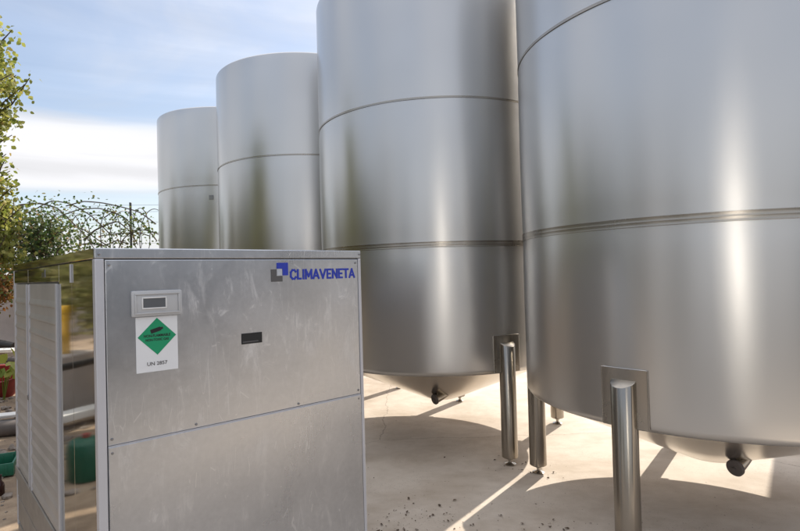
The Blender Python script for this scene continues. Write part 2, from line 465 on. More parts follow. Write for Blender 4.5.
box('end_panel', W - .0115, W - .001, .034, D_ - .034, .13, H - .04, M['coil'], ch, .002)
bm = bmesh.new()
bx(bm, .004, W - .004, .006, D_ - .006, 0, .108, .004)
mesh_from(bm, 'base_frame', M['rail'], 40, ch)
# left flank: polished end bay, two satin coil panels, strip above, rails below
box('polished_panel', .001, .0115, .0325, .3275, .13, 1.468, M['mirror'], ch, .001)
box('polished_panel', .001, .0115, .3295, .545, .13, 1.468, M['mirror'], ch, .001)
for y0, y1 in ((.549, 1.279), (1.284, D_ - .033)):
    box('top_strip', .001, .0115, y0, y1, 1.405, 1.468, M['mirror'], ch, .0015)
for y0, y1 in ((.558, 1.247), (1.281, 1.70)):
    bm = bmesh.new(); prof = [(.0115, .43), (-.002, .43)]
    zz = .45
    while zz < 1.36:
        prof += [(-.002, zz), (-.0058, zz + .004), (-.0058, zz + .010), (-.002, zz + .030)]; zz += .0655
    prof += [(-.002, 1.398), (.0115, 1.398)]
    fa = [bm.verts.new((x, y0, z)) for x, z in prof]; fb = [bm.verts.new((x, y1, z)) for x, z in prof]
    for k in range(len(prof) - 1): bm.faces.new((fa[k], fa[k + 1], fb[k + 1], fb[k]))
    bm.faces.new((fa[0], fa[-1], fb[-1], fb[0]))
    p = mesh_from(bm, 'coil_panel', M['coil'], None, ch)
    for yy in (y0, y1 - .026):
        q = box('edge_trim', -.0075, .010, yy, yy + .026, .432, 1.396, M['frame'], p, .0008)
for z0, z1, xx in ((.355, .418, -.006), (.262, .345, .002)):
    box('base_rail', xx, .0115, .549, D_ - .004, z0, z1, M['rail'], ch, .004)
box('kick_plate', .003, .0115, .549, D_ - .033, .13, .255, M['rail'], ch, .002)
box('latch', -.012, -.0042, 1.251, 1.277, .850, .872, M['screw'], ch, .003)
box('hinge_strip', -.004, .0008, .322, .335, 1.400, 1.464, M['frame'], ch, .001)
bm = bmesh.new(); bx(bm, -.001, .0008, .83, .845, 1.425, 1.458); bx(bm, -.001, .0008, .845, .90, 1.425, 1.446)
mesh_from(bm, 'bracket_mark', M['screw'], None, ch)
# screws on posts and panel corners
for x, z in ((.013, 1.485), (.04, 1.452), (.04, .915), (.04, .872), (W - .03, 1.452), (W - .03, .912), (W - .03, .876), (W - .0075, 1.488), (.30, .908), (.70, .906)):
    bm = bmesh.new(); lathe(bm, [(.0048, 0), (.0044, .002), (.002, .0028), (0, .0028)], 12)
    y = -.0012 if z > 1.47 else .001
    mesh_from(bm, 'screw', M['screw'], 40, ch, (x, y, z), (R(90), 0, 0))
# controller window
bm = bmesh.new()
bx(bm, .100, .258, -.010, .0008, 1.285, 1.368, .005)
ctl = mesh_from(bm, 'controller', M['bezel'], 40, ch)
bm = bmesh.new()
x0, x1, z0, z1 = .109, .249, 1.293, 1.360
for a in ((x0, x1, z0, z0 + .005), (x0, x1, z1 - .005, z1), (x0, x0 + .005, z0 + .0052, z1 - .0052), (x1 - .005, x1, z0 + .0052, z1 - .0052)):
    bx(bm, a[0], a[1], -.0135, -.0102, a[2], a[3], .001)
mesh_from(bm, 'raised_rim', M['bezel'], 40, ctl)
bm = bmesh.new()
x0, x1, z0, z1 = .130, .207, 1.309, 1.347
for a in ((x0, x1, z0, z0 + .004), (x0, x1, z1 - .004, z1), (x0, x0 + .004, z0 + .0042, z1 - .0042), (x1 - .004, x1, z0 + .0042, z1 - .0042)):
    bx(bm, a[0], a[1], -.0130, -.0102, a[2], a[3], .0008)
mesh_from(bm, 'display_frame', M['plank'], 40, ctl)
box('display', .1345, .2025, -.0112, -.0102, 1.3135, 1.3425, M['lcd'], ctl, 0)
# hazard sticker
st = box('hazard_sticker', .1135, .2435, -.0002, .0008, 1.1055, 1.2825, M['white'], ch, 0, None)
bm = bmesh.new()
cx, cz, hw = .1785, 1.2185, .060
vs = [bm.verts.new((cx + a * hw, -.0008, cz + b * hw)) for a, b in ((0, -1), (1, 0), (0, 1), (-1, 0))]
vb = [bm.verts.new((v.co.x, -.0003, v.co.z)) for v in vs]
bm.faces.new(vs)
for i in range(4): bm.faces.new((vs[i], vs[(i + 1) % 4], vb[(i + 1) % 4], vb[i]))
mesh_from(bm, 'green_diamond', M['green'], None, st)
bm = bmesh.new()
pts = [(-.021, -.0065), (.010, -.0065), (.014, -.0035), (.019, -.0035), (.019, .0035), (.014, .0035), (.010, .0065), (-.021, .0065)]
ang = R(16)
vv = [bm.verts.new((cx + .0 + x * math.cos(ang) - z * math.sin(ang), -.0014, cz + .0215 + x * math.sin(ang) + z * math.cos(ang))) for x, z in pts]
vw = [bm.verts.new((v.co.x, -.0009, v.co.z)) for v in vv]
bm.faces.new(vv)
for i in range(8): bm.faces.new((vv[i], vv[(i + 1) % 8], vw[(i + 1) % 8], vw[i]))
mesh_from(bm, 'cylinder_symbol', M['black'], None, st)
textobj('hazard_text', 'NON-FLAMMABLE', .012, M['black'], st, (cx - .0415, -.0009, cz - .0015), .083, .0003, .0003)
textobj('hazard_text', 'NON-TOXIC GAS', .011, M['black'], st, (cx - .036, -.0009, cz - .0145), .072, .0003, .0003)
textobj('number_text', 'UN 2857', .016, M['lgrey'], st, (.146, -.0006, 1.1255), .063, .0002, .0003)
# small dark recessed pull
bm = bmesh.new(); bx(bm, .470, .551, -.0012, .0008, 1.160, 1.199, .0008)
pl = mesh_from(bm, 'recessed_pull', M['black'], None, ch)
box('pull_rim', .474, .535, -.0022, -.0014, 1.166, 1.170, M['lgrey'], pl, 0, None)
# logo
lg = bpy.data.objects.new('logo', None); C.objects.link(lg); lg.parent = ch; lg.empty_display_size = .05
def lpiece(name, mat, pts, y0=-.0007, y1=.0008):
    bm = bmesh.new()
    f = [bm.verts.new((x, y0, z)) for x, z in pts]; k = [bm.verts.new((x, y1, z)) for x, z in pts]
    bm.faces.new(f); n = len(pts)
    for i in range(n): bm.faces.new((f[i], f[(i + 1) % n], k[(i + 1) % n], k[i]))
    return mesh_from(bm, name, mat, None, lg)
s = .024
X, Z = .594, 1.383
lpiece('logo_mark', M['lgrey'], [(X, Z), (X + 2 * s, Z), (X + 2 * s, Z + .9 * s), (X + .95 * s, Z + .9 * s), (X + .95 * s, Z + 1.95 * s), (X, Z + 1.95 * s)])
lpiece('logo_mark', M['blue'], [(X + s, Z + 2.05 * s), (X + 2.02 * s, Z + 2.05 * s), (X + 2.02 * s, Z + .97 * s), (X + 3.05 * s, Z + .97 * s), (X + 3.05 * s, Z + 3 * s), (X + s, Z + 3 * s)])
lpiece('logo_mark', M['lpale'], [(X + 1.02 * s, Z + .97 * s), (X + 1.95 * s, Z + .97 * s), (X + 1.95 * s, Z + 1.98 * s), (X + 1.02 * s, Z + 1.98 * s)])
GL = {'C': [[(.95, .82), (.72, 1), (.35, 1), (.05, .75), (.05, .25), (.35, 0), (.72, 0), (.95, .18)]], 'L': [[(.1, 1), (.1, 0), (.85, 0)]], 'I': [[(.5, 1), (.5, 0)]],
      'M': [[(.06, 0), (.06, 1), (.5, .25), (.94, 1), (.94, 0)]], 'A': [[(.02, 0), (.5, 1), (.98, 0)], [(.25, .27), (.75, .27)]], 'V': [[(.02, 1), (.5, 0), (.98, 1)]],
      'E': [[(.9, 1), (.1, 1), (.1, 0), (.9, 0)], [(.1, .5), (.8, .5)]], 'N': [[(.08, 0), (.08, 1), (.92, 0), (.92, 1)]], 'T': [[(0, 1), (1, 1)], [(.5, 1), (.5, 0)]]}
WD = {'C': .9, 'L': .66, 'I': .2, 'M': 1.12, 'A': .98, 'V': .98, 'E': .74, 'N': .92, 'T': .84}
bm = bmesh.new(); x_ = 0; hh = .034; th = .0039; word = 'CLIMAVENETA'
gap_ = .26; tot = sum(WD[c_] for c_ in word) + gap_ * (len(word) - 1); kx = (.316 - 2 * th) / tot; ny = 0
for c_ in word:
    for line in GL[c_]:
        q = [(.674 + th + (x_ + a * WD[c_]) * kx, 1.388 + th + b * hh) for a, b in line]
        for (ax, az_), (bx_, bz) in zip(q, q[1:]):
            dd = Vector((bx_ - ax, 0, bz - az_)).normalized(); nn = Vector((-dd.z, 0, dd.x)) * th; dd *= th * .9
            y_ = -.0005 - .00012 * (ny % 4); ny += 1
            c4 = [Vector((ax, y_, az_)) - dd + nn, Vector((ax, y_, az_)) - dd - nn, Vector((bx_, y_, bz)) + dd - nn, Vector((bx_, y_, bz)) + dd + nn]
            f4 = [bm.verts.new(p_) for p_ in c4]; k4 = [bm.verts.new((p_.x, .0008, p_.z)) for p_ in c4]
            bm.faces.new(f4)
            for i in range(4): bm.faces.new((f4[i], f4[(i + 1) % 4], k4[(i + 1) % 4], k4[i]))
    x_ += WD[c_] + gap_
mesh_from(bm, 'logo_text', M['blue'], None, lg)

# ------------------------------------------------------------------ foliage
def leaf(bm, p, size, rnd):
    d1 = Vector((rnd.gauss(0, 1), rnd.gauss(0, 1), rnd.gauss(-.4, .8))).normalized()
    s = d1.cross(Vector((rnd.gauss(0, 1), rnd.gauss(0, 1), rnd.gauss(0, 1)))).normalized()
    n = d1.cross(s)
    l, w = size * rnd.uniform(.7, 1.25), size * rnd.uniform(.32, .5)
    q = [p, p + d1 * l * .35 + s * w + n * w * .15, p + d1 * l * .75 + s * w * .7, p + d1 * l - n * w * .2, p + d1 * l * .75 - s * w * .7, p + d1 * l * .35 - s * w + n * w * .15]
    bm.faces.new([bm.verts.new(x) for x in q])

def curve_pts(a, b, sag, n, rnd, jit=.0):
    a, b = Vector(a), Vector(b)
    out = []
    for i in range(n + 1):
        u = i / n
        p = a.lerp(b, u); p.z += sag * 4 * u * (1 - u)
        if 0 < i < n: p += Vector((rnd.gauss(0, jit), rnd.gauss(0, jit), rnd.gauss(0, jit)))
        out.append(p)
    return out

def tree(name, label, base, height, tips, rad, leaves, lsize, lmat, seed, clump=.22, group=None, trunkh=.45, name_cat='tree', tr=None, spread=1.0):
    rnd = random.Random(seed)
    t = empty(name, base, 0, label, name_cat, group)
    bm = bmesh.new(); lb = bmesh.new()
    top = Vector((rnd.uniform(-.1, .1), rnd.uniform(-.1, .1), height))
    trunk = curve_pts((0, 0, -.05), top, 0, 7, rnd, .04 * height / 3)
    tr = tr or height * .022
    tube(bm, trunk, [tr * (1.25 - 1.1 * i / 7) for i in range(8)], 9)
    allt = []
    for tip in tips:
        tip = Vector(tip)
        k = min(6, max(1, int(7 * max(trunkh, min(.92, tip.z / height - .12)))))
        br = curve_pts(trunk[k], tip, .10 * (tip - trunk[k]).length * rnd.uniform(-.3, 1), 6, rnd, .03)
        tube(bm, br, [tr * .42 * (1 - .85 * i / 6) for i in range(7)], 6)
        allt.append(br)
        for j in range(3):
            st = br[rnd.randint(2, 5)]
            tp = st + Vector((rnd.gauss(0, 1), rnd.gauss(0, 1), rnd.gauss(-.1, .7))).normalized() * rad * rnd.uniform(.4, .9)
            tw = curve_pts(st, tp, .05, 4, rnd, .02); tube(bm, tw, [tr * .14 * (1 - .8 * i / 4) for i in range(5)], 4)
            allt.append(tw)
    for i in range(leaves):
        br = rnd.choice(allt)
        u = rnd.uniform(.25, 1) * (len(br) - 1); k = int(min(u, len(br) - 2))
        p = br[k].lerp(br[k + 1], u - k) + Vector((rnd.gauss(0, 1), rnd.gauss(0, 1), rnd.gauss(0, .9))) * clump * spread
        leaf(lb, p, lsize, rnd)
    mesh_from(bm, 'trunk', M['bark'], 60, t)
    mesh_from(lb, 'crown', lmat, None, t)
    return t

def rand_tips(n, cz, rx, rz, rnd):
    out = []
    for _ in range(n):
        v = Vector((rnd.gauss(0, 1), rnd.gauss(0, 1), rnd.gauss(0, 1))).normalized() * rnd.uniform(.55, 1)
        out.append((v.x * rx, v.y * rx, cz + v.z * rz))
    return out

def at(px, py, y):
    """ground-plan helper: the real place (at distance y) of a measured feature"""
    v = d + rr * ((px - 400) / f_px) - uu * ((py - 265.5) / f_px)
    k = y / v.y
    return Vector((v.x * k, y, E + v.z * k))

# left-edge tree; the branches that reach into view
K_ = .68
tb = Vector((-3.72, 4.25, 0))
tips = []
for px, py, y in ((12, 30, 6.0), (3, 50, 6.1), (16, 75, 6.0), (30, 88, 5.9), (8, 105, 6.2), (12, 135, 6.0), (5, 160, 6.1), (14, 185, 6.2), (24, 205, 6.0), (20, 225, 6.3), (28, 240, 6.4),
                  (0, 200, 5.9), (6, 235, 6.0), (-8, 215, 6.2), (-10, 120, 6.1), (-12, 60, 6.2)):
    tips.append(tuple(at(px, py, y * K_) - tb))
    for q in range(3):
        tips.append(tuple(at(px - 4 + random.uniform(-16, 8), py + random.uniform(-16, 16), y * K_ + random.uniform(-.25, .35)) - tb))
rnd = random.Random(3)
tips += [(x - .12, y, z) for x, y, z in rand_tips(24, 2.45, .55, .75, rnd)]
tips = [t_ for t_ in tips if t_[0] < .98]
tree('leafy_tree', 'yellow-green small-leaved tree leaning into view at the left edge', tb, 3.05, tips, .20, 21000, .037, M['leaf_olive'], 5, .050, None, .3, tr=.045)
rnd = random.Random(44)
tree('olive_bush', 'dense yellow-green bush mirrored in the upper polished flank of the cabinet', (-6.6, 5.2, 0), 2.6, rand_tips(40, 1.75, 1.25, .85, rnd), .5, 7000, .085, M['leaf_dull'], 45, .15, None, .2, 'bush')
c = copy_tree([q for q in C.objects if q.name == 'olive_bush'][0]); c.location = (-7.4, 7.3, 0); c.scale = (1.1, 1.1, 1.25); c.rotation_euler = (0, 0, 2)
c['label'] = 'taller olive bush mirrored in the narrow top strip of the cabinet flank'
for q, (x, y, k, ra) in enumerate(((-5.6, 2.3, 1.25, 4), (-6.4, 3.6, 1.3, 1), (-5.9, .9, 1.15, 5))):
    c = copy_tree([o_ for o_ in C.objects if o_.name == 'olive_bush'][0]); c.location = (x, y, 0); c.scale = (k * 1.1, k * 1.1, k); c.rotation_euler = (0, 0, ra)
    c['label'] = 'olive bush outside the view, mirrored as the soft dark hump low on the tanks'; c['group'] = 'bushes mirrored in the tanks'
# trees that stand out of frame to the left and behind; the polished steel mirrors them
mir = [((-8.2, 4.0), 4.6, 1), ((-8.9, 0.6), 4.2, 2), ((-9.4, -3.2), 5.0, 3), ((-7.6, -7.2), 4.4, 4)]
proto = None
for (x, y), h, sd in mir:
    rnd = random.Random(20 + sd)
    if proto is None:
        proto = tree('leafy_tree', 'olive tree mirrored in the polished flank of the chiller cabinet', (x, y, 0), 4.4, rand_tips(34, 2.9, 1.7, 1.5, rnd), .6, 6500, .10, M['leaf_dull'], 21, .16, 'trees along the left boundary', .3)
        o = proto
    else:
        o = copy_tree(proto); o.location = (x, y, 0); o.rotation_euler = (0, 0, sd * 1.7)
        o['label'] = 'olive tree outside the view, mirrored only as a dull patch in the tanks'
    o.scale = (h / 4.4 * 1.5, h / 4.4 * 1.5, h / 4.4 * .80)

# shrub climbing over the wall
rnd = random.Random(11)
sb = Vector((-6.35, 9.7, 0))
tips = [tuple(at(px, py, y) - sb) for px, py, y in ((25, 206, 9.6), (45, 204, 9.7), (60, 212, 9.6), (72, 222, 9.7), (80, 236, 9.8), (66, 240, 9.4), (40, 225, 9.4), (28, 240, 9.5), (50, 243, 9.3), (12, 225, 9.6), (5, 245, 9.5), (30, 255, 9.3), (58, 252, 9.4), (15, 262, 9.5), (88, 248, 9.8), (5, 275, 9.4), (45, 265, 9.6), (10, 212, 9.6), (66, 228, 9.5), (36, 215, 9.7))]
tips = tips + [(x - .9, y + .2, z - .15) for x, y, z in tips[:8]]
tree('climbing_shrub', 'dark green shrub spilling over the plaster wall below the wire coils', sb, 2.2, tips, .35, 3400, .058, M['leaf_dark'], 9, .17, None, .25, 'shrub')
# russet creeper hanging on the wall
rnd = random.Random(13)
cb = Vector((-8.0, 10.6, 0))
tips = [tuple(at(px, py, 10.5) - cb) for px, py in ((-6, 262), (4, 268), (10, 272), (2, 282), (9, 287), (-5, 290), (14, 282), (-15, 275), (13, 292))]
tree('russet_creeper', 'reddish brown creeper hanging over the top of the plaster wall', cb, 1.7, tips, .25, 900, .075, M['leaf_rust'], 14, .10, None, .5, 'creeper', .02)

# ------------------------------------------------------------------ boundary wall, fence, wire coils, bramble canes
wl = empty('boundary_wall', (-9, 11.2, 0), R(2), 'weathered pinkish grey plaster wall with stone coping at the left', 'wall')
box('wall_face', -9, 8.2, 0, .22, -.1, 1.50, M['plaster'], wl, .01)
box('coping', -9.0, 8.2, -.04, .26, 1.503, 1.57, M['plaster'], wl, .012)
fp = None
for i, px in enumerate((131, 262, 20)):
    p = at(px, 235, 11.32)
    bm = bmesh.new(); tube(bm, [(0, 0, 1.571), (0, 0, 3.03)], .024, 10)
    tube(bm, [(0, 0, 3.03), (0, 0, 3.045)], [.028, .02], 10)
    lab = ('dark steel fence post standing clear against the cloud beside the farthest tank', 'dark steel fence post hidden behind the second smallest tank', 'dark steel fence post overgrown by the shrub at the left')[i]
    o = mesh_from(bm, 'fence_post', M['post'], 50, None, (p.x, 11.32, 0)); tag(o, lab, 'fence post', 'posts on the boundary wall')
fw = empty('wire_fence', (-9, 11.32, 0), 0, 'thin horizontal fence wires strung between the posts on the wall', 'fence')
for z in (1.75, 1.95, 2.2, 2.42, 2.64, 2.86, 3.0):
    bm = bmesh.new(); pts = []
    for i in range(40):
        x = -6 + i * .36; pts.append((x, .026, z - .02 * abs(math.sin(math.pi * (x + 2.4) / 2.7))))
    tube(bm, pts, .0032, 4); mesh_from(bm, 'wire', M['wire'], None, fw)
rnd = random.Random(31)
bm = bmesh.new(); pts = []
for i in range(900):
    u = i / 900; a = u * 2 * math.pi * 27
    x = -11.5 + u * 8.6
    rr_ = .47 + .05 * math.sin(a * .37)
    pts.append((x + .10 * math.sin(a * .5), 11.45 + rr_ * .75 * math.sin(a), 2.42 + rr_ * math.cos(a) + .05 * math.sin(u * 30)))
tube(bm, pts, .009, 4)
for i in range(0, 900, 4):
    p = Vector(pts[i]); bmesh.ops.create_cube(bm, size=.02, matrix=Matrix.Translation(p) @ Matrix.Rotation(rnd.random() * 3, 4, Vector((rnd.random(), rnd.random(), 1))) @ Matrix.Diagonal((1.6, .25, .5, 1)))
o = mesh_from(bm, 'razor_wire', M['wire'], None); tag(o, 'coiled razor wire looping along the top of the boundary fence', 'razor wire')
# bramble canes arching through the wire
vb_ = empty('bramble_vine', (-6.0, 11.0, 0), 0, 'sparse bramble vine arching through the coiled wire left of the farthest tank', 'vine')
bm = bmesh.new(); lb = bmesh.new(); off = Vector((-6.0, 11.0, 0))
canes = [[(20, 205), (40, 203), (58, 208), (72, 222), (86, 236), (95, 250)], [(60, 216), (80, 209), (100, 208), (118, 214), (128, 220)],
         [(84, 240), (95, 230), (108, 224), (118, 221), (131, 232), (138, 245)], [(100, 236), (114, 234), (126, 233), (137, 232), (150, 236)],
         [(66, 206), (84, 201), (104, 203), (122, 207), (140, 212), (156, 224)], [(134, 218), (142, 222), (150, 232), (157, 241)],
         [(76, 246), (88, 243), (104, 246), (118, 240), (128, 244)], [(48, 230), (66, 226), (82, 228), (98, 240), (110, 247)], [(30, 212), (52, 200), (72, 204), (92, 216), (112, 236)], [(118, 250), (124, 238), (134, 230), (146, 230), (158, 234)], [(104, 218), (112, 212), (122, 216), (130, 226), (132, 240)]]
for ci, cn in enumerate(canes):
    yy = 10.95 + .12 * (ci % 4)
    P = [at(px, py, yy) - off for px, py in cn]
    fine = []
    for a, b in zip(P, P[1:]):
        for k in range(4): fine.append(a.lerp(b, k / 4))
    fine.append(P[-1])
    for k in range(1, len(fine) - 1): fine[k] = (fine[k - 1] + fine[k] * 2 + fine[k + 1]) / 4
    tube(bm, fine, [.020 * (1 - .6 * k / len(fine)) if ci in (0, 2) else .012 for k in range(len(fine))], 5)
    for k in range(62 if ci not in (1, 4, 3) else 48):
        q = rnd.choice(fine) + Vector((rnd.gauss(0, .06), rnd.gauss(0, .10), rnd.gauss(0, .08)))
        leaf(lb, q, .058, rnd)
for k in range(420):
    px = rnd.triangular(22, 157, 60); py = 208 + abs(rnd.gauss(0, 1)) * 6 + rnd.random() * 42
    leaf(lb, at(px, py, 11 + rnd.random() * .5) - off, rnd.choice((.04, .05, .065)), rnd)
mesh_from(bm, 'stem', M['cane'], 60, vb_); mesh_from(lb, 'leaves', M['leaf_dark'], None, vb_)

# ------------------------------------------------------------------ clutter on the soil at the left
def along(x, y, ang, l0, l1, z0, z1=None):
    z1 = z0 if z1 is None else z1
    c_, s_ = math.cos(ang), math.sin(ang)
    return (x + c_ * l0, y + s_ * l0, z0), (x + c_ * l1, y + s_ * l1, z1)
def plank(name, x, y, z, ang, l, w, h, mat, label, cat, group=None, tilt=0):
    bm = bmesh.new(); bx(bm, -l / 2, l / 2, -w / 2, w / 2, 0, h, .004)
    o = mesh_from(bm, name, mat, 40, None, (x, y, z), (R(tilt), R(0), ang)); return tag(o, label, cat, group)
plank('wooden_plank', -4.33, 5.60, .02, R(24), 1.0, .10, .03, M['plank'], 'white painted plank lying above the grey pipe, nearest of the white boards', 'plank', 'white boards on the soil', 8)
plank('wooden_plank', -7.2, 8.9, .28, R(12), 1.5, .16, .05, M['plank'], 'white painted board lying farther back, near the foot of the wall', 'plank', 'white boards on the soil', 4)
for xx, yy in ((-7.6, 8.85), (-6.75, 9.0)):
    bm = bmesh.new(); bx(bm, -.12, .12, -.1, .1, -.012, .28, .02)
    o = mesh_from(bm, 'concrete_block', M['rubble'], 40, None, (xx, yy, 0), (0, 0, rnd.random())); tag(o, 'rough grey block carrying one end of the far white board', 'block', 'blocks under the far board')
bm = bmesh.new(); bm2 = bmesh.new()
a, b = along(-3.95, 4.98, R(20), -.75, .72, .06)
tube(bm, [a, b], .07, 20)
o = mesh_from(bm, 'fallen_pipe', M['pipe'], 50); tag(o, 'thick grey brown pipe lying on the soil behind the green crate', 'pipe')
a, b = along(-4.1, 5.32, R(16), -.7, .72, .03)
bm = bmesh.new(); tube(bm, [a, b], .035, 12); o = mesh_from(bm, 'iron_bar', M['iron'], 50); tag(o, 'black iron bar lying between white plank and grey pipe', 'bar')
# green crate
gc = empty('plastic_crate', (-3.16, 4.03, 0), R(28), 'green plastic crate on the soil beside the chiller cabinet', 'crate')
for nm, a in (('side_wall', (-.24, .24, -.16, -.148)), ('side_wall', (-.24, .24, .148, .16)), ('end_wall', (-.24, -.228, -.1478, .1478)), ('end_wall', (.228, .24, -.1478, .1478))):
    bm = bmesh.new(); bx(bm, a[0], a[1], a[2], a[3], 0, .13, .003)
    if nm == 'side_wall':
        for k in range(7): bx(bm, -.2 + k * .065, -.19 + k * .065, a[2] - .004, a[3] + .004, .01, .12, .001)
    mesh_from(bm, nm, M['gplastic'], 40, gc)
box('crate_floor', -.2278, .2278, -.1478, .1478, .004, .012, M['gplastic'], gc, 0)
gc.scale = (1, 1, .7)
# brown bottles in front
bt = None
for i, (x, y, lay) in enumerate(((-2.72, 3.66, 0), (-2.83, 3.62, 0), (-2.69, 3.55, 0), (-2.95, 3.56, 0))):
    lab = ('brown glass bottle right against the chiller cabinet in front of the crate', 'brown glass bottle just left of the one at the cabinet', 'brown glass bottle nearest the camera in the small cluster', 'brown glass bottle at the far left of the small cluster')[i]
    if bt is None:
        bm = bmesh.new(); lathe(bm, [(0, 0), (.033, 0), (.036, .006), (.036, .09), (.030, .115), (.014, .14), (.012, .18), (.015, .182), (.015, .195), (.010, .195), (.009, .18), (0, .17)], 20)
        bt = mesh_from(bm, 'glass_bottle', M['glass'], 40); o = bt
    else:
        o = bt.copy(); C.objects.link(o)
    o.location = (x, y, -.012); o.scale = (.7, .7, .7); tag(o, lab, 'bottle', 'brown bottles by the cabinet')
# red tub with weed
rt = bmesh.new()
lathe(rt, [(0, 0), (.17, 0), (.19, .02), (.235, .26), (.25, .262), (.25, .28), (.228, .28), (.18, .03), (0, .02)], 32)
o = mesh_from(rt, 'plastic_tub', M['red'], 40, None, (-5.12, 6.9, .02), (R(16), R(10), 0)); tag(o, 'red plastic tub tilted on the soil beside the cabinet', 'tub')
wd = empty('weed', (-4.86, 6.62, 0), 0, 'yellow-green broad-leaved weed growing beside the red tub', 'weed')
bm = bmesh.new(); lb = bmesh.new(); rw = random.Random(4)
for k in range(9):
    a = rw.random() * 6.28; l = rw.uniform(.12, .34)
    p1 = Vector((math.cos(a) * l, math.sin(a) * l * .8, rw.uniform(.32, .5)))
    tube(bm, [(0, 0, -.02), (p1.x * .3, p1.y * .3, p1.z * .7), p1], [.007, .005, .003], 5)
    for j in range(2): leaf(lb, p1, .17, rw)
mesh_from(bm, 'stem', M['leaf_weed'], 60, wd); mesh_from(lb, 'leaves', M['leaf_weed'], None, wd)
# valve stand by the wall
vs_ = empty('valve_stand', (-7.35, 9.75, 0), 0, 'black iron valve with round handwheel on pipes before the plaster wall', 'valve')
tubeobj('riser', [(0, 0, -.02), (0, 0, .34)], .055, M['iron'], vs_, 14)
tubeobj('branch', [(-.55, .05, .34), (0, 0, .36), (.42, -.05, .30)], [.06, .085, .06], M['iron'], vs_, 14)
tubeobj('spindle', [(0, 0, .40), (0, 0, .60)], .018, M['iron'], vs_, 8)
bm = bmesh.new(); lathe(bm, [(0, -.02), (.05, -.03), (.09, -.02), (.10, 0), (.09, .02), (.05, .03), (0, .02)], 24)
mesh_from(bm, 'handwheel', M['iron'], 50, vs_, (0, 0, .62), (R(75), 0, R(-30)))
tubeobj('low_pipe', [(-.8, .1, .07), (.6, -.2, .07)], .05, M['pipe'], vs_, 12)
# yellow post and black pipe mirrored in the flank
yp = empty('bollard', (-4.96, 4.88, 0), 0, 'yellow steel post on a stone block mirrored in the polished end of the chiller cabinet', 'post')
box('pedestal', -.3, .3, -.18, .18, -.012, .62, M['plaster'], yp, .02)
tubeobj('post', [(0, 0, .60), (0, 0, 1.12)], .05, M['yellow'], yp, 16)
bm = bmesh.new(); lathe(bm, [(.054, 1.06), (.056, 1.07), (.056, 1.12), (.045, 1.145), (0, 1.15)], 16); mesh_from(bm, 'cap', M['yellow'], 40, yp)
hp = empty('handrail_pipe', (-4.05, 4.07, 0), 0, 'black pipe on two short legs mirrored in the cabinet flank', 'pipe')
tubeobj('pipe', [(-.55, -.05, .645), (.45, .03, .645)], .032, M['iron'], hp, 14)
for x in (-.42, .33): tubeobj('leg', [(x, 0, -.02), (x * .97, 0, .62)], .02, M['iron'], hp, 8)
bm = bmesh.new(); bx(bm, -.45, .45, -.1, .1, .06, .13, .005)
o = mesh_from(bm, 'wooden_plank', M['plank'], 40, None, (-4.45, 4.35, 0), (0, 0, R(18))); tag(o, 'white plank mirrored low in the polished cabinet flank', 'plank', 'white boards on the soil')
gb = empty('plastic_drum', (-3.05, 3.25, 0), 0, 'dark green rounded plastic drum mirrored in the cabinet flank', 'drum')
gb.scale = (.66, .66, .82)
bm = bmesh.new(); lathe(bm, [(0, -.01), (.17, -.01), (.185, .01), (.19, .2), (.185, .29), (.15, .33), (.06, .345), (0, .345)], 32); mesh_from(bm, 'drum_body', M['gdark'], 40, gb)
bm = bmesh.new(); lathe(bm, [(.035, .345), (.035, .375), (.03, .38), (0, .38)], 16); mesh_from(bm, 'screw_cap', M['red'], 40, gb)
# stones and rubble on the soil (uncountable)
bm = bmesh.new(); rs = random.Random(8)
for i in range(3200):
    y = 3 + 7.6 * rs.random() ** .8
    x = -.71 * y - .35 - rs.random() * 2.6 + rs.random() * .5
    s_ = rs.choice((.006, .009, .012, .018, .03)) * rs.uniform(.7, 1.3) * (1 + .06 * y)
    m_ = Matrix.Translation((x, y, -.012 + s_ * .25)) @ Matrix.Rotation(rs.random() * 6, 4, 'Z') @ Matrix.Diagonal((s_, s_ * rs.uniform(.6, 1), s_ * rs.uniform(.4, .7), 1))
    r_ = bmesh.ops.create_icosphere(bm, subdivisions=1, radius=1, matrix=m_)
    for v in r_['verts']: v.co += Vector((rs.gauss(0, 1), rs.gauss(0, 1), rs.gauss(0, 1))) * s_ * .14
o = mesh_from(bm, 'loose_rubble', M['rubble'], None); o['kind'] = 'stuff'
# leaf litter on the slab
bm = bmesh.new(); rs = random.Random(19)
def chip(x, y, s_):
    a = rs.random() * 6.28; n = 6; vs = []
    for k in range(n):
        t_ = a + k * 6.283 / n; q = s_ * rs.uniform(.5, 1.1) * (1 if k % 3 == 0 else .55)
        vs.append(bm.verts.new((x + math.cos(t_) * q, y + math.sin(t_) * q, .004 + rs.random() * s_ * .5)))
    bm.faces.new(vs)
for cx_, cy_, sx, sy, n in ((.05, 3.05, .20, .16, 130), (.62, 2.85, .20, .12, 90), (.75, 3.92, .09, .07, 14), (.95, 3.75, .09, .08, 14), (1.02, 2.5, .12, .1, 25), (-.15, 3.5, .25, .35, 25), (.9, 3.0, .3, .3, 18), (2.4, 3.2, .5, .4, 14), (1.0, 5.0, 1.0, .8, 30), (1.6, 2.3, .6, .4, 20)):
    for _ in range(n): chip(rs.gauss(cx_, sx), rs.gauss(cy_, sy), min(.019, .004 * rs.paretovariate(1.6)))
o = mesh_from(bm, 'leaf_litter', M['litter'], None); o['kind'] = 'stuff'

